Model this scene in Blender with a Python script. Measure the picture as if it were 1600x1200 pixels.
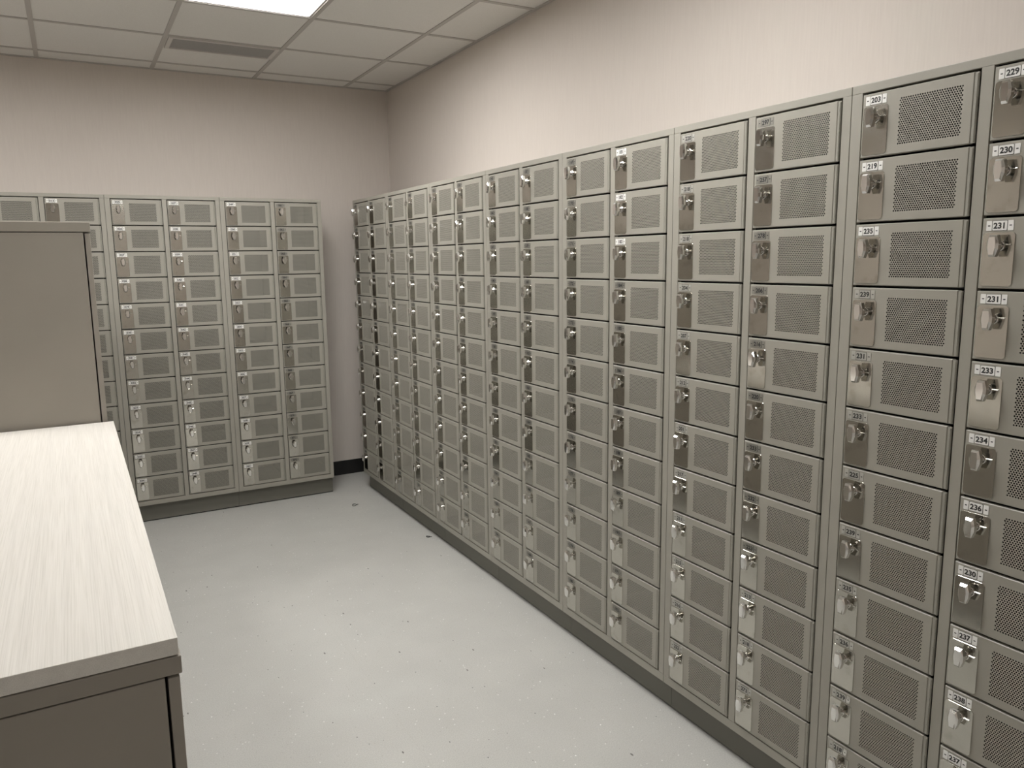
import bpy, bmesh, math, random
from mathutils import Vector, Matrix
random.seed(7)
for o in list(bpy.data.objects): bpy.data.objects.remove(o)
S = bpy.context.scene
COL = S.collection

# ---------------------------------------------------------------- camera
cam_d = bpy.data.cameras.new('camera'); cam = bpy.data.objects.new('camera', cam_d); COL.objects.link(cam)
cam_d.sensor_fit = 'HORIZONTAL'; cam_d.sensor_width = 36.0
cam_d.lens = 1200.35 / 1600 * 36
cam_d.shift_x = (800 - 779.99) / 1600; cam_d.shift_y = (592.81 - 600) / 1600
cam_d.clip_start = 0.02
_r = Vector((0.87492878, -0.48404173, -0.01425594)); _u = Vector((0.08732448, 0.12874991, 0.98782483)); _f = Vector((0.47631298, 0.86552127, -0.1549157))
cam.matrix_world = Matrix(((_r.x, _u.x, -_f.x, 0), (_r.y, _u.y, -_f.y, 0), (_r.z, _u.z, -_f.z, 1.5987), (0, 0, 0, 1)))
S.camera = cam

# ---------------------------------------------------------------- world, exposure
w = bpy.data.worlds.new('world'); S.world = w; w.use_nodes = True
w.node_tree.nodes['Background'].inputs[0].default_value = (0.9, 0.93, 1, 1)
w.node_tree.nodes['Background'].inputs[1].default_value = 0.0
S.view_settings.view_transform = 'Standard'; S.view_settings.look = 'None'
S.view_settings.gamma = 1; S.view_settings.use_curve_mapping = False
S.view_settings.exposure = 0.0
LIGHT = 33.0                       # radiance of the ceiling diffusers
LIGHT_COL = (1.0, 0.985, 0.965)

# ---------------------------------------------------------------- room numbers
XR, Y0, W, YB, XB, H = 1.7057, 5.1158, 0.637, 5.0897, 1.4812, 2.0
ZB, INS = 0.115, 0.0415
XW, YW, HC = 2.139, 5.527, 2.816
XL, YN = -2.6, -4.0
UD = 0.43
TP = 0.627; TX = [-0.065 + TP * k for k in range(-4, 4)]; TY = [5.329 - TP * k for k in range(0, 15)]

# ---------------------------------------------------------------- materials
def mat(name, col, rough=0.5, metal=0.0, spec=0.5):
    m = bpy.data.materials.new(name); m.use_nodes = True
    b = m.node_tree.nodes['Principled BSDF']
    b.inputs['Base Color'].default_value = (*col, 1); b.inputs['Roughness'].default_value = rough
    b.inputs['Metallic'].default_value = metal; b.inputs['Specular IOR Level'].default_value = spec
    return m, m.node_tree, b
def nd(nt, t, **kw):
    n = nt.nodes.new(t)
    for k, v in kw.items():
        if k in n.inputs: n.inputs[k].default_value = v
        else: setattr(n, k, v)
    return n
def coords(nt, scale, kind='Object'):
    tc = nd(nt, 'ShaderNodeTexCoord'); mp = nd(nt, 'ShaderNodeMapping'); mp.inputs['Scale'].default_value = scale
    nt.links.new(tc.outputs[kind], mp.inputs[0]); return mp.outputs[0]
def bump(nt, b, h, strength, dist=0.001):
    n = nd(nt, 'ShaderNodeBump'); n.inputs['Strength'].default_value = strength; n.inputs['Distance'].default_value = dist
    nt.links.new(h, n.inputs['Height']); nt.links.new(n.outputs[0], b.inputs['Normal'])
def ramp(nt, fac, stops):
    r = nd(nt, 'ShaderNodeValToRGB'); el = r.color_ramp.elements
    while len(el) < len(stops): el.new(0.5)
    for e, (p, c) in zip(el, stops): e.position = p; e.color = (*c, 1)
    nt.links.new(fac, r.inputs[0]); return r.outputs[0]
def mixc(nt, fac, a, b_):
    m = nd(nt, 'ShaderNodeMix', data_type='RGBA')
    for sock, v in ((m.inputs[0], fac), (m.inputs[6], a), (m.inputs[7], b_)):
        if hasattr(v, 'is_linked'): nt.links.new(v, sock)
        elif isinstance(v, tuple): sock.default_value = (*v, 1)
        else: sock.default_value = v
    return m.outputs[2]

def paint(name, col, rough=0.42, var=0.04):
    m, nt, b = mat(name, col, rough, 0, 0.45)
    n = nd(nt, 'ShaderNodeTexNoise', Scale=3.0, Detail=3.0); nt.links.new(coords(nt, (1, 1, 1)), n.inputs[0])
    c = ramp(nt, n.outputs[0], [(0.3, tuple(x * (1 - var) for x in col)), (0.7, tuple(x * (1 + var) for x in col))])
    nt.links.new(c, b.inputs['Base Color'])
    f = nd(nt, 'ShaderNodeTexNoise', Scale=900.0, Detail=1.0); nt.links.new(coords(nt, (1, 1, 1)), f.inputs[0])
    bump(nt, b, f.outputs[0], 0.12, 0.0003)
    return m
M_LOCK = paint('locker_paint', (0.325, 0.309, 0.265))
M_LOCKSHADE = paint('locker_inside_shade', (0.012, 0.012, 0.011), 0.7)  # unlit interior: the darkness behind the holes is put into the colour
M_BASE = paint('plinth_paint', (0.16, 0.155, 0.13), 0.5)
M_CAB = paint('taupe_cabinet_paint', (0.29, 0.262, 0.225), 0.45)
M_HINGE = paint('hinge_paint', (0.29, 0.28, 0.24))

def wall_mat():
    m, nt, b = mat('wall_covering', (0.62, 0.565, 0.51), 0.75, 0, 0.25)
    n = nd(nt, 'ShaderNodeTexNoise', Scale=1.0, Detail=4.0); nt.links.new(coords(nt, (160, 160, 9)), n.inputs[0])
    c = ramp(nt, n.outputs[0], [(0.3, (0.635, 0.58, 0.53)), (0.7, (0.66, 0.605, 0.553))])
    nt.links.new(c, b.inputs['Base Color']); bump(nt, b, n.outputs[0], 0.12, 0.0006)
    return m
M_WALL = wall_mat()
M_BBRD = mat('black_rubber_and_toe_shade', (0.008, 0.008, 0.008), 0.5)[0]

def floor_mat():
    m, nt, b = mat('vinyl_floor', (0.6, 0.6, 0.56), 0.38, 0, 0.4)
    base = (0.505, 0.50, 0.472)
    n = nd(nt, 'ShaderNodeTexNoise', Scale=5.0, Detail=5.0); nt.links.new(coords(nt, (1, 1, 1)), n.inputs[0])
    c = ramp(nt, n.outputs[0], [(0.3, tuple(x * 0.965 for x in base)), (0.7, tuple(x * 1.03 for x in base))])
    g = nd(nt, 'ShaderNodeTexNoise', Scale=260.0, Detail=2.0); nt.links.new(coords(nt, (1, 1, 1)), g.inputs[0])
    gg = ramp(nt, g.outputs[0], [(0.35, (0.9, 0.9, 0.9)), (0.65, (1.06, 1.06, 1.06))])
    mm = nd(nt, 'ShaderNodeMix', data_type='RGBA', blend_type='MULTIPLY'); mm.inputs[0].default_value = 1
    nt.links.new(c, mm.inputs[6]); nt.links.new(gg, mm.inputs[7]); c = mm.outputs[2]
    def specks(c, scale, size, frac, col, stretch=(1, 1, 1)):
        co = coords(nt, stretch)
        v = nd(nt, 'ShaderNodeTexVoronoi', Scale=scale); nt.links.new(co, v.inputs[0])
        lt = nd(nt, 'ShaderNodeMath', operation='LESS_THAN'); nt.links.new(v.outputs['Distance'], lt.inputs[0]); lt.inputs[1].default_value = size
        sp = nd(nt, 'ShaderNodeSeparateColor'); nt.links.new(v.outputs['Color'], sp.inputs[0])
        lt2 = nd(nt, 'ShaderNodeMath', operation='LESS_THAN'); nt.links.new(sp.outputs[0], lt2.inputs[0]); lt2.inputs[1].default_value = frac
        mu = nd(nt, 'ShaderNodeMath', operation='MULTIPLY'); nt.links.new(lt.outputs[0], mu.inputs[0]); nt.links.new(lt2.outputs[0], mu.inputs[1])
        return mixc(nt, mu.outputs[0], c, col)
    c = specks(c, 95, 0.24, 0.025, (0.74, 0.73, 0.70))
    c = specks(c, 110, 0.2, 0.10, (0.42, 0.41, 0.38), (1, 0.55, 1))
    c = specks(c, 42, 0.09, 0.10, (0.10, 0.10, 0.10), (1, 0.7, 1))
    c = specks(c, 30, 0.075, 0.12, (0.9, 0.9, 0.88))
    c = specks(c, 22, 0.075, 0.2, (0.16, 0.15, 0.14), (1.0, 0.45, 1))
    nt.links.new(c, b.inputs['Base Color'])
    # tile joints
    br = nd(nt, 'ShaderNodeTexBrick'); br.offset = 0.0; br.squash = 1.0
    br.inputs['Scale'].default_value = 1.0; br.inputs['Mortar Size'].default_value = 0.0009; br.inputs['Mortar Smooth'].default_value = 0.2
    br.inputs['Brick Width'].default_value = 0.64; br.inputs['Row Height'].default_value = 60
    cb = coords(nt, (1, 1, 1)); cb.node.inputs['Location'].default_value = (-0.234 + 6.4, 30, 0); nt.links.new(cb, br.inputs['Vector'])
    c2 = mixc(nt, 0.0, c, (0.45, 0.44, 0.40)); mx = c2.node
    sc = nd(nt, 'ShaderNodeMath', operation='MULTIPLY'); nt.links.new(br.outputs['Fac'], sc.inputs[0]); sc.inputs[1].default_value = 0.55
    nt.links.new(sc.outputs[0], mx.inputs[0]); nt.links.new(c2, b.inputs['Base Color'])
    bump(nt, b, g.outputs[0], 0.05, 0.0005)
    return m
M_FLOOR = floor_mat()

def tile_mat():
    m, nt, b = mat('ceiling_tile', (0.62, 0.60, 0.57), 0.9, 0, 0.1)
    n = nd(nt, 'ShaderNodeTexNoise', Scale=380.0, Detail=2.0); nt.links.new(coords(nt, (1, 1, 1)), n.inputs[0])
    c = ramp(nt, n.outputs[0], [(0.3, (0.72, 0.70, 0.67)), (0.6, (0.78, 0.765, 0.735))])
    nt.links.new(c, b.inputs['Base Color']); bump(nt, b, n.outputs[0], 0.2, 0.0006); return m
M_TILE = tile_mat()
M_TBAR = mat('ceiling_grid_paint', (0.47, 0.445, 0.42), 0.5)[0]
M_VENT = mat('vent_white', (0.6, 0.57, 0.54), 0.5)[0]
M_VGRL = mat('vent_grille_grey', (0.40, 0.39, 0.375), 0.5)[0]

def lam_mat():
    m, nt, b = mat('laminate_worktop', (0.7, 0.66, 0.6), 0.4, 0, 0.4)
    n = nd(nt, 'ShaderNodeTexNoise', Scale=1.0, Detail=5.0); nt.links.new(coords(nt, (520, 5, 520)), n.inputs[0])
    n2 = nd(nt, 'ShaderNodeTexNoise', Scale=1.0, Detail=2.0); nt.links.new(coords(nt, (60, 1.2, 60)), n2.inputs[0])
    c = ramp(nt, n.outputs[0], [(0.32, (0.61, 0.585, 0.53)), (0.5, (0.68, 0.65, 0.60)), (0.68, (0.71, 0.685, 0.635))])
    c2 = ramp(nt, n2.outputs[0], [(0.3, (0.96, 0.96, 0.96)), (0.7, (1.03, 1.03, 1.03))])
    mm = nd(nt, 'ShaderNodeMix', data_type='RGBA', blend_type='MULTIPLY'); mm.inputs[0].default_value = 1
    nt.links.new(c, mm.inputs[6]); nt.links.new(c2, mm.inputs[7]); nt.links.new(mm.outputs[2], b.inputs['Base Color'])
    return m
M_LAM = lam_mat()

def steel_mat():
    m, nt, b = mat('satin_steel', (0.50, 0.47, 0.43), 0.16, 1.0)
    n = nd(nt, 'ShaderNodeTexNoise', Scale=28.0, Detail=3.0); nt.links.new(coords(nt, (1, 1, 1)), n.inputs[0])
    oi = nd(nt, 'ShaderNodeObjectInfo'); n.noise_dimensions = '4D'
    ml = nd(nt, 'ShaderNodeMath', operation='MULTIPLY'); nt.links.new(oi.outputs['Random'], ml.inputs[0]); ml.inputs[1].default_value = 40
    nt.links.new(ml.outputs[0], n.inputs['W'])
    c = ramp(nt, n.outputs[0], [(0.3, (0.46, 0.445, 0.40)), (0.42, (0.53, 0.515, 0.47)), (0.75, (0.55, 0.535, 0.485))])
    nt.links.new(c, b.inputs['Base Color'])
    r = nd(nt, 'ShaderNodeMapRange'); nt.links.new(n.outputs[0], r.inputs[0]); r.inputs[3].default_value = 0.20; r.inputs[4].default_value = 0.09
    nt.links.new(r.outputs[0], b.inputs['Roughness']); return m
M_STEEL = steel_mat()
M_CHROME = mat('chrome', (0.80, 0.79, 0.77), 0.08, 1.0)[0]
M_WHITE = mat('white_label_plastic', (0.80, 0.79, 0.76), 0.3)[0]
M_GREY = mat('grey_label_reflection', (0.27, 0.26, 0.23), 0.4, 0.5)[0]
M_SILV = mat('silver_label_reflection', (0.45, 0.44, 0.40), 0.35, 0.3)[0]
M_INK = mat('black_ink', (0.02, 0.02, 0.02), 0.5)[0]
M_WIRE = mat('dark_wire', (0.03, 0.03, 0.028), 0.4, 0.3)[0]
def emi():
    m, nt, b = mat('light_diffuser', (0.8, 0.8, 0.8), 0.5)
    b.inputs['Emission Color'].default_value = (*LIGHT_COL, 1); b.inputs['Emission Strength'].default_value = LIGHT; return m
M_EMI = emi()

# ---------------------------------------------------------------- mesh helpers
def box(bm, x0, x1, y0, y1, z0, z1, mi=0, bev=0.0):
    r = bmesh.ops.create_cube(bm, size=1.0)
    for v in r['verts']:
        v.co = Vector(((x0 + x1) / 2 + v.co.x * (x1 - x0), (y0 + y1) / 2 + v.co.y * (y1 - y0), (z0 + z1) / 2 + v.co.z * (z1 - z0)))
    fs = set(f for v in r['verts'] for f in v.link_faces)
    if bev:
        es = list(set(e for f in fs for e in f.edges))
        rr = bmesh.ops.bevel(bm, geom=es, offset=bev, segments=2, affect='EDGES', profile=0.5)
        fs = set(f for v in rr['verts'] for f in v.link_faces) | set(f for f in fs if f.is_valid)
    for f in fs: f.material_index = mi
def prism(bm, pts, y0, y1, mi=0, cham=0.0):
    """extrude an (x,z) outline from y0 (back) to y1 (front, smaller y); cham pulls the front outline in"""
    n = len(pts); cx = sum(p[0] for p in pts) / n; cz = sum(p[1] for p in pts) / n
    def ring(y, k):
        out = []
        for x, z in pts:
            d = math.hypot(x - cx, z - cz) or 1
            s = (d - k) / d
            out.append(bm.verts.new((cx + (x - cx) * s, y, cz + (z - cz) * s)))
        return out
    rs = [ring(y0, 0)]
    if cham:
        s = -1 if y1 < y0 else 1
        rs.append(ring(y1 - s * cham, 0)); rs.append(ring(y1, cham))
    else: rs.append(ring(y1, 0))
    fs = []
    for a, b in zip(rs, rs[1:]):
        for i in range(n): fs.append(bm.faces.new((a[i], a[(i + 1) % n], b[(i + 1) % n], b[i])))
    fs.append(bm.faces.new(rs[-1])); fs.append(bm.faces.new(rs[0][::-1]))
    for f in fs: f.material_index = mi
def circ(cx, cz, r, n=20): return [(cx + r * math.cos(2 * math.pi * i / n), cz + r * math.sin(2 * math.pi * i / n)) for i in range(n)]
def rrect(x0, x1, z0, z1, r, n=5):
    o = []
    for cx, cz, a in ((x1 - r, z1 - r, 0), (x0 + r, z1 - r, 90), (x0 + r, z0 + r, 180), (x1 - r, z0 + r, 270)):
        for i in range(n + 1):
            t = math.radians(a + 90 * i / n); o.append((cx + r * math.cos(t), cz + r * math.sin(t)))
    return o
def to_mesh(name, bm, mats, fix=True):
    if fix: bmesh.ops.recalc_face_normals(bm, faces=bm.faces[:])
    me = bpy.data.meshes.new(name); bm.to_mesh(me); bm.free()
    for m in mats: me.materials.append(m)
    return me
def link(name, me, parent=None, loc=(0, 0, 0)):
    o = bpy.data.objects.new(name, me); COL.objects.link(o); o.location = loc
    if parent: o.parent = parent
    return o
def obj(name, bm, mats, parent=None, loc=(0, 0, 0), fix=True):
    if not isinstance(mats, (list, tuple)): mats = [mats]
    return link(name, to_mesh(name, bm, mats, fix), parent, loc)
def tag(o, label, cat, group=None):
    o['label'] = label; o['category'] = cat
    if group: o['group'] = group
    return o
def thing(name, label, cat, loc=(0, 0, 0), rz=0.0, group=None):
    o = bpy.data.objects.new(name, None); COL.objects.link(o); o.location = loc; o.rotation_euler = (0, 0, rz)
    o.empty_display_size = 0.1
    return tag(o, label, cat, group)
def struct(name, bm, mats, parent=None):
    o = obj(name, bm, mats, parent)
    if not parent: o['kind'] = 'structure'
    return o

# ---------------------------------------------------------------- room shell
T = 0.1
bm = bmesh.new(); box(bm, XL - T, XW + T, YN - T, YW + T, -T, 0); struct('floor', bm, M_FLOOR)
bm = bmesh.new(); box(bm, XL - T, XW + T, YW, YW + T, 0, HC + 0.2); struct('wall_back', bm, M_WALL)
bm = bmesh.new(); box(bm, XW, XW + T, YN - T, YW, 0, HC + 0.2); struct('wall_right', bm, M_WALL)
bm = bmesh.new(); box(bm, XL - T, XL, YN - T, YW, 0, HC + 0.2); struct('wall_left', bm, M_WALL)
bm = bmesh.new(); box(bm, XL, XW, YN - T, YN, 0, HC + 0.2); struct('wall_front', bm, M_WALL)
BB = 0.108
bm = bmesh.new(); box(bm, XL, XW, YW - 0.004, YW, 0, BB, bev=0.0015); struct('baseboard_back', bm, M_BBRD)
bm = bmesh.new(); box(bm, XW - 0.004, XW, YN, YW - 0.004, 0, BB, bev=0.0015); struct('baseboard_right', bm, M_BBRD)
bm = bmesh.new(); box(bm, XL, XL + 0.004, YN, YW - 0.004, 0, BB, bev=0.0015); struct('baseboard_left', bm, M_BBRD)

# ceiling: lay-in tiles, open where the lights sit
xs = [XL] + TX + [XW]; ys = [YW] + TY + ([YN] if TY[-1] > YN + 0.02 else [])
xs = sorted(set(round(v, 4) for v in xs if XL <= v <= XW)); ys = sorted(set(round(v, 4) for v in ys if YN <= v <= YW))
LIGHTS = [(round(-0.065 + TP, 4), round(5.329 - 3 * TP, 4)), (round(-0.065 + TP, 4), round(5.329 - 6 * TP, 4)),
          (round(-0.065 - 2 * TP, 4), round(5.329 - 3 * TP, 4)), (round(-0.065 + TP, 4), round(5.329 - 13 * TP, 4))]   # (x0, y0) of square 0.627 bays; last two hold unseen panels added as fill light
def in_light(x, y): return any(a < x < a + TP and b < y < b + TP for a, b in LIGHTS)
bm = bmesh.new()
for a, b in zip(xs, xs[1:]):
    for c, d in zip(ys, ys[1:]):
        mx, my = (a + b) / 2, (c + d) / 2
        if in_light(mx, my): continue
        box(bm, a + 0.004, b - 0.004, c + 0.004, d - 0.004, HC + 0.004, HC + 0.02)
box(bm, XL - T, XW + T, YN - T, YW + T, HC + 0.2, HC + 0.3)
ceil = struct('ceiling', bm, M_TILE)
bm = bmesh.new()
for x in xs[1:-1]: box(bm, x - 0.012, x + 0.012, YN, YW, HC, HC + 0.006)
for y in ys[1:-1]:
    for a, b in zip(xs, xs[1:]):
        if in_light((a + b) / 2, y): continue
        box(bm, a + (0.012 if a > XL else 0), b - (0.012 if b < XW else 0), y - 0.012, y + 0.012, HC + 0.0003, HC + 0.006)
gr = obj('ceiling_grid', bm, M_TBAR, ceil)
bm = bmesh.new(); box(bm, XW - 0.02, XW, YN, YW, HC - 0.001, HC + 0.004); struct('trim_1', bm, M_TBAR)
bm = bmesh.new(); box(bm, XL, XW - 0.02, YW - 0.02, YW, HC - 0.001, HC + 0.004); struct('trim_2', bm, M_TBAR)

lt_labels = ['white recessed ceiling light panel above the aisle, nearest the back wall',
             'white recessed ceiling light panel over the near end of the right locker row',
             'unseen white ceiling panel added as fill light on the left half of the room',
             'unseen white ceiling panel added as fill light at the rear behind the camera']
for (a, b), lb in zip(LIGHTS, lt_labels):
    t = thing('ceiling_light', lb, 'ceiling light', (a + TP / 2, b + TP / 2, HC), 0, 'recessed ceiling light panels')
    hx, hy = TP / 2 - 0.012, TP / 2 - 0.012
    bm = bmesh.new()
    f_ = 0.012
    for x0, x1, y0, y1 in ((-hx, hx, -hy, -hy + f_), (-hx, hx, hy - f_, hy), (-hx, -hx + f_, -hy + f_, hy - f_), (hx - f_, hx, -hy + f_, hy - f_)):
        box(bm, x0, x1, y0, y1, 0.003, 0.05)
    box(bm, -hx, hx, -hy, hy, 0.05, 0.06)
    obj('light_frame', bm, M_VENT, t)
    bm = bmesh.new(); box(bm, -hx + f_, hx - f_, -hy + f_, hy - f_, 0.022, 0.028); obj('diffuser', bm, M_EMI, t)

# air vent
t = thing('air_vent', 'long grey slotted air vent in the ceiling beside the light panel', 'vent', (0.876, 4.83, HC))
bm = bmesh.new()
vx, vy = 0.298, 0.122
for x0, x1, y0, y1 in ((-vx, vx, -vy, -vy + 0.016), (-vx, vx, vy - 0.016, vy), (-vx, -vx + 0.024, -vy + 0.016, vy - 0.016), (vx - 0.024, vx, -vy + 0.016, vy - 0.016)):
    box(bm, x0, x1, y0, y1, -0.006, 0.004, bev=0.001)
obj('vent_frame', bm, M_VENT, t)
bm = bmesh.new()
box(bm, -vx + 0.024, vx - 0.024, -vy + 0.016, vy - 0.016, 0.0, 0.003)
n = 16
for i in range(n):
    y = -vy + 0.022 + (2 * vy - 0.044) * (i + 0.5) / n
    box(bm, -vx + 0.024, vx - 0.024, y - 0.003, y + 0.003, -0.003, 0.0)
obj('vent_grille', bm, M_VGRL, t)

# ---------------------------------------------------------------- locker parts (local: x right, z up, front towards -y)
DW, DH, PZ = 0.263, 0.147, 0.1526
FRONT = -0.0025
COLX = (0.033, 0.337)
ZTOP = 1.974
def door_mesh():
    bm = bmesh.new(); c = 0.0018
    def q(*co): return bm.faces.new([bm.verts.new(p) for p in co])
    y, yb, th = FRONT, FRONT + 0.012, FRONT + 0.0008
    O = [(0, 0), (DW, 0), (DW, DH), (0, DH)]; I = [(c, c), (DW - c, c), (DW - c, DH - c), (c, DH - c)]
    for i in range(4):
        j = (i + 1) % 4
        q((O[i][0], y + c, O[i][1]), (O[j][0], y + c, O[j][1]), (I[j][0], y, I[j][1]), (I[i][0], y, I[i][1]))
        q((O[i][0], yb, O[i][1]), (O[j][0], yb, O[j][1]), (O[j][0], y + c, O[j][1]), (O[i][0], y + c, O[i][1]))
    NC, NR = 26, 22
    px0, px1, pz0, pz1 = 0.094, 0.242, 0.020, 0.1255
    q((c, y, c), (DW - c, y, c), (DW - c, y, pz0), (c, y, pz0))
    q((c, y, pz1), (DW - c, y, pz1), (DW - c, y, DH - c), (c, y, DH - c))
    q((c, y, pz0), (px0, y, pz0), (px0, y, pz1), (c, y, pz1))
    q((px1, y, pz0), (DW - c, y, pz0), (DW - c, y, pz1), (px1, y, pz1))
    cw = (px1 - px0) / (NC + 0.5); ch = (pz1 - pz0) / NR; R = 0.0020
    for r in range(NR):
        z0 = pz0 + r * ch; off = 0.5 * cw * (r % 2)
        if r % 2: q((px0, y, z0), (px0 + off, y, z0), (px0 + off, y, z0 + ch), (px0, y, z0 + ch))
        else: q((px1 - 0.5 * cw, y, z0), (px1, y, z0), (px1, y, z0 + ch), (px1 - 0.5 * cw, y, z0 + ch))
        for k in range(NC):
            x0 = px0 + off + k * cw; mx, mz = x0 + cw / 2, z0 + ch / 2
            out, inn, inb = [], [], []
            for a in range(8):
                t = math.radians(45 * a); dx, dz = math.cos(t), math.sin(t)
                s = 1 / max(abs(dx), abs(dz))
                out.append(bm.verts.new((mx + dx * s * cw / 2, y, mz + dz * s * ch / 2)))
                inn.append(bm.verts.new((mx + dx * R, y, mz + dz * R))); inb.append(bm.verts.new((mx + dx * R, th, mz + dz * R)))
            for a in range(8):
                b = (a + 1) % 8
                bm.faces.new((out[a], out[b], inn[b], inn[a])); bm.faces.new((inn[a], inn[b], inb[b], inb[a]))
    return to_mesh('door', bm, [M_LOCK], fix=False)
def hinge_mesh():
    bm = bmesh.new()
    box(bm, DW + 0.0002, DW + 0.0090, -0.0016, 0.003, 0.001, DH - 0.001)
    seg = 6; L = (DH - 0.006) / seg
    for i in range(seg):
        z = 0.003 + i * L
        r = bmesh.ops.create_cone(bm, cap_ends=True, segments=10, radius1=0.0022, radius2=0.0022, depth=L - 0.0016,
                                  matrix=Matrix.Translation((DW + 0.0062, -0.0012, z + L / 2)))
    return to_mesh('hinge', bm, [M_HINGE])
LP = (0.0035, 0.068, 0.005, 0.117)
def plate_mesh():
    bm = bmesh.new(); prism(bm, rrect(*LP, 0.007), FRONT + 0.0002, FRONT - 0.0016, cham=0.0006)
    return to_mesh('lock_plate', bm, [M_STEEL])
KX, KZ = 0.0375, DH - 0.058
def knob_mesh():
    bm = bmesh.new(); yp = FRONT - 0.0016
    prism(bm, circ(KX, KZ, 0.0115, 24), yp, yp - 0.003, cham=0.001)
    prism(bm, circ(KX, KZ, 0.0078, 24), yp - 0.003, yp - 0.019)
    hexo = [(0.0075, 0.0225), (-0.0075, 0.0225), (-0.012, 0.006), (-0.0115, -0.007), (-0.006, -0.0225), (0.006, -0.0225), (0.0115, -0.007), (0.012, 0.006)]
    prism(bm, [(KX + a, KZ + b) for a, b in hexo], yp - 0.0135, yp - 0.029, cham=0.0048)
    box(bm, KX + 0.0068, KX + 0.0245, yp - 0.003, yp - 0.0003, KZ + 0.0010, KZ + 0.0035, bev=0.0007)  # bar added to imitate the bright reflection streak beside the neck
    return to_mesh('lock_knob', bm, [M_CHROME])

def glyphs():
    out = {}
    for ch in '0123456789':
        cu = bpy.data.curves.new('g', 'FONT'); cu.body = ch; cu.size = 1; cu.offset = 0.038; cu.resolution_u = 4
        o = bpy.data.objects.new('g', cu); COL.objects.link(o)
        bpy.context.view_layer.update()
        me = bpy.data.meshes.new_from_object(o.evaluated_get(bpy.context.evaluated_depsgraph_get()))
        vs = [v.co.copy() for v in me.vertices]; fs = [tuple(p.vertices) for p in me.polygons]
        x0 = min(v.x for v in vs); x1 = max(v.x for v in vs); y0 = min(v.y for v in vs); y1 = max(v.y for v in vs)
        out[ch] = ([((v.x - (x0 + x1) / 2), (v.y - y0)) for v in vs], fs, y1 - y0)
        bpy.data.objects.remove(o); bpy.data.curves.remove(cu); bpy.data.meshes.remove(me)
    return out
G = glyphs()
def number_mesh(txt, pm):
    bm = bmesh.new(); z0, z1 = DH - 0.0265, DH - 0.0060; y0 = FRONT + 0.0002
    prism(bm, rrect(0.0085, 0.0195, z0, z1, 0.001, 1), y0, FRONT - 0.0009, 0)
    prism(bm, rrect(0.0203, 0.0507, z0 - 0.0002, z1 + 0.0002, 0.0022, 2), y0, FRONT - 0.0007, 1)
    prism(bm, rrect(0.0210, 0.0500, z0 + 0.0004, z1 - 0.0004, 0.0018, 2), FRONT - 0.0007, FRONT - 0.0012, 0)
    prism(bm, rrect(0.0515, 0.0625, z0, z1, 0.001, 1), y0, FRONT - 0.0009, 0)
    zc = (z0 + z1) / 2
    for cx in (0.014, 0.057): prism(bm, rrect(cx - 0.0024, cx + 0.0024, zc - 0.0011, zc + 0.0011, 0.0008, 2), FRONT - 0.0009, FRONT - 0.0012, 1)
    s = 0.0128 / G['0'][2]; adv = 0.0083; yy = FRONT - 0.0015
    for i, ch in enumerate(txt):
        vs, fs, hh = G[ch]; cx = 0.0355 + (i - (len(txt) - 1) / 2) * adv
        nv = [bm.verts.new((cx + x * s, yy, zc - 0.0064 + z * s)) for x, z in vs]
        for f in fs:
            fc = bm.faces.new([nv[k] for k in f]); fc.material_index = 1
    return to_mesh('number_plate', bm, [pm, M_INK])

ME_DOOR, ME_HINGE, ME_PLATE, ME_KNOB = door_mesh(), hinge_mesh(), plate_mesh(), knob_mesh()

UW = W - 0.0016
def frame_mesh():
    bm = bmesh.new(); s = 0.0012; F = 0.016
    x0, x1 = 0.0008, 0.0008 + UW
    # face frame
    cz0, cz1 = 0.144, 1.9795
    box(bm, x0, x1, 0, F, cz1, H, bev=0.0012)
    box(bm, x0, x1, 0, F, ZB, cz0, bev=0.0012)
    box(bm, x0, 0.0295, 0.0003, F, cz0, cz1, bev=0.0008)
    box(bm, 0.3080, 0.3335, 0.0003, F, cz0, cz1, bev=0.0008)
    box(bm, 0.6115, x1, 0.0003, F, cz0, cz1, bev=0.0008)
    # shell
    box(bm, x0, x0 + s, F, UD, ZB, H); box(bm, x1 - s, x1, F, UD, ZB, H)
    box(bm, x0 + s, x1 - s, F, UD, H - s, H); box(bm, x0 + s, x1 - s, F, UD, ZB, ZB + s)
    box(bm, x0 + s, x1 - s, UD - s, UD, ZB + s, H - s)
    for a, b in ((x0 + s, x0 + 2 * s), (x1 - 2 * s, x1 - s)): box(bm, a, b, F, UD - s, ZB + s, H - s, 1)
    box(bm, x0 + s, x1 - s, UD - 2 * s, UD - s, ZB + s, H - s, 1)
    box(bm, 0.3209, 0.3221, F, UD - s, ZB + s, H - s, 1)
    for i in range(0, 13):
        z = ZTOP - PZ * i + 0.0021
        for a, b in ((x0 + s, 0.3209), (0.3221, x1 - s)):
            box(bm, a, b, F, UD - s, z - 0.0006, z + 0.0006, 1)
    return to_mesh('frame', bm, [M_LOCK, M_LOCKSHADE])
def plinth_mesh():
    bm = bmesh.new(); box(bm, 0.0004, W - 0.0004, INS, UD, 0.007, ZB - 0.0002, bev=0.001)
    box(bm, 0.0004, W - 0.0004, INS + 0.007, UD, 0.0, 0.007, 1)  # black strip standing in for the contact shadow at the floor
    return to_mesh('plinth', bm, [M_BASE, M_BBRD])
ME_FRAME, ME_PLINTH = frame_mesh(), plinth_mesh()

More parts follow.
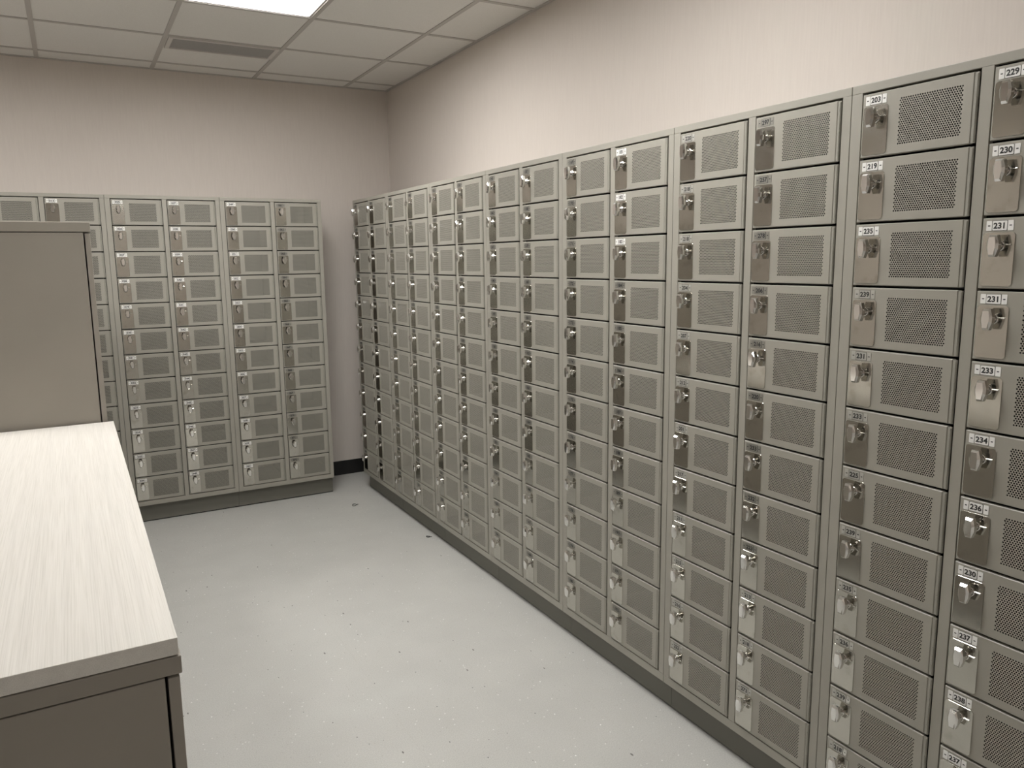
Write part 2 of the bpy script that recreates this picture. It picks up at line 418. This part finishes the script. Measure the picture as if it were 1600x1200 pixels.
def locker_unit(loc, rz, numbers, plates, label, group):
    t = thing('locker_unit', label, 'lockers', loc, rz, group)
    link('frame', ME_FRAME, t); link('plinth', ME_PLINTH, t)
    for c in (0, 1):
        for r in range(12):
            d = link('door', ME_DOOR, t, (COLX[c], 0, ZTOP - PZ * r - DH))
            link('hinge', ME_HINGE, d); link('lock_plate', ME_PLATE, d); link('lock_knob', ME_KNOB, d)
            pm = plates[c] if not isinstance(plates[c], list) else plates[c][r]
            link('number_plate', number_mesh(numbers[c][r], pm), d)
    return t

seq = lambda c: [str(c * 12 + r + 1).zfill(3) for r in range(12)]
N13 = '203 219 235 239 231 233 225 239 235 236 239 218'.split()
N14 = '229 230 231 231 233 234 236 230 237 238 237 240'.split()
N12 = '297 257 278 206 216 220 233 232 223 213 218 273'.split()
N11 = '220 218 218 204 207 212 201 217 211 215 216 222'.split()
WH, GY, SV = M_WHITE, M_GREY, M_SILV  # grey and silver plates carry darker reflections in their colour
right_labels = ['grey perforated locker unit at the far end of the right wall row, beside the corner',
                'grey perforated locker unit second from the far corner along the right wall',
                'grey perforated locker unit third from the far corner along the right wall',
                'grey perforated locker unit in the exact middle of the seven along the right wall',
                'grey perforated locker unit on the right wall, fifth from the far corner',
                'grey perforated locker unit on the right wall, second nearest the camera, fully in view',
                'nearest grey perforated locker unit at the right edge, with doors numbered 229 and 230']
for k in range(7):
    n = (seq(6 + 2 * k), seq(7 + 2 * k)); pl = (GY, GY)
    if k == 4: pl = (GY, [WH, WH, WH] + [GY] * 9)
    if k == 5: n = (N11, N12); pl = (SV, GY)
    if k == 6: n = (N13, N14); pl = ([WH, WH, WH] + [SV] * 9, WH)
    if k == 5: pl = ([SV] * 12, [GY] * 9 + [SV] * 3)
    locker_unit((XR, Y0 - k * W, 0), -math.pi / 2, n, pl, right_labels[k], 'locker units along the right wall')
back_labels = ['grey perforated locker unit on the back wall, rightmost of three, beside the bare corner',
               'grey perforated locker unit in the middle of the back wall row, white number plates',
               'grey perforated locker unit on the back wall, mostly hidden behind the tall cabinet']
for j in range(3):
    n = (seq(4 - 2 * j), seq(5 - 2 * j))
    locker_unit((XB - (j + 1) * W, YB, 0), 0, n, ((WH, GY) if j == 0 else (WH, WH)), back_labels[j], 'locker units along the back wall')

# ---------------------------------------------------------------- cabinets (local: x towards the aisle, y along the row away from the camera)
def handle_bm(x, y, z0, z1):
    bm = bmesh.new(); box(bm, x - 0.001, x + 0.0015, y - 0.012, y + 0.012, z0, z1, bev=0.0005)
    return bm
def cabinet(name, label, loc, rz, L, depth, hgt, cap, dth, over, group=None):
    """origin: near bottom corner on the aisle side (door front face at x=0)"""
    t = thing(name, label, 'cabinet', loc, rz, group)
    gap = 0.005
    bx = -dth - gap
    bm = bmesh.new()
    box(bm, -depth, bx, 0, L, 0.08, hgt - cap - 0.003, bev=0.0015)
    box(bm, -depth + 0.03, bx - 0.03, 0.0, L, 0.0, 0.08)
    obj('body', bm, M_CAB, t)
    bm = bmesh.new(); box(bm, -depth, over, -0.002, L, hgt - cap, hgt, bev=0.0025); obj('top_panel', bm, M_CAB, t)
    hl = L / 2
    for i in (0, 1):
        a = i * hl + (0.001 if i == 0 else 0.0015); b = (i + 1) * hl - (0.0015 if i == 0 else 0.001)
        bm = bmesh.new(); box(bm, -dth, 0, a, b, 0.085, hgt - cap - 0.006, bev=0.0015)
        # hidden pins that carry the door off the body
        box(bm, bx - 0.002, -dth, a + 0.05, a + 0.07, 0.3, 0.32)
        d = obj('door', bm, M_CAB, t)
        zc = hgt * 0.55
        obj('handle', handle_bm(0.0, (b - 0.04) if i == 0 else (a + 0.04), zc - 0.07, zc + 0.07), M_CHROME, d)
    return t
IR = 0.002
NX, NY = 0.1125, 1.449
low_labels = ['dark taupe metal cabinet under the near end of the pale worktop',
              'dark taupe metal cabinet under the middle of the pale worktop',
              'dark taupe metal cabinet under the far end of the pale worktop, touching the tall cabinet']
LL = 0.752
for i in range(3):
    y = i * (LL + 0.0025)
    loc = (NX - math.sin(IR) * y, NY + math.cos(IR) * y, 0)
    cabinet('storage_cabinet', low_labels[i], loc, IR, LL, 0.58, 0.8845, 0.036, 0.0205, 0.005, 'low storage cabinets under the worktop')
bm = bmesh.new(); box(bm, -0.58, 0.0012, -0.0025, 3 * LL + 0.0065, 0.8872, 0.9205, bev=0.0012)
o = obj('worktop', bm, M_LAM, None, (NX, NY, 0)); o.rotation_euler = (0, 0, IR)
tag(o, 'pale off-white wood grain laminate worktop lying across the low cabinets', 'worktop')
cabinet('tall_cabinet', 'tall plain taupe metal cabinet standing beyond the pale worktop', (0.0868, 3.724, 0), 0, 0.92, 0.56, 1.777, 0.041, 0.0205, 0.003)

# ---------------------------------------------------------------- two scraps on the floor
def scrap(label, pts, loc, r=0.0016):
    cu = bpy.data.curves.new('c', 'CURVE'); cu.dimensions = '3D'; cu.bevel_depth = r; cu.bevel_resolution = 2
    sp = cu.splines.new('BEZIER'); sp.bezier_points.add(len(pts) - 1)
    for bp, p in zip(sp.bezier_points, pts): bp.co = p; bp.handle_left_type = bp.handle_right_type = 'AUTO'
    tmp = bpy.data.objects.new('c', cu); COL.objects.link(tmp); bpy.context.view_layer.update()
    me = bpy.data.meshes.new_from_object(tmp.evaluated_get(bpy.context.evaluated_depsgraph_get()))
    bpy.data.objects.remove(tmp)
    me.materials.clear(); me.materials.append(M_WIRE)
    return tag(link('wire_scrap', me, None, loc), label, 'scrap', 'dark wire scraps on the floor')
scrap('tiny dark looped scrap lying on the floor near the room corner',
      [(0.020, 0.012, 0.002), (0.004, 0.004, 0.002), (-0.012, -0.012, 0.002), (-0.022, -0.004, 0.002), (-0.010, 0.020, 0.004), (0.004, 0.022, 0.002), (0.004, 0.004, 0.0045)], (1.52, 4.757, 0))
scrap('tiny dark bent scrap on the floor right at the foot of the right lockers',
      [(0.014, -0.010, 0.002), (0.000, 0.006, 0.002), (-0.006, 0.016, 0.002), (-0.012, 0.000, 0.003), (0.0, -0.006, 0.002), (0.003, 0.004, 0.0045)], (1.6985, 3.965, 0))
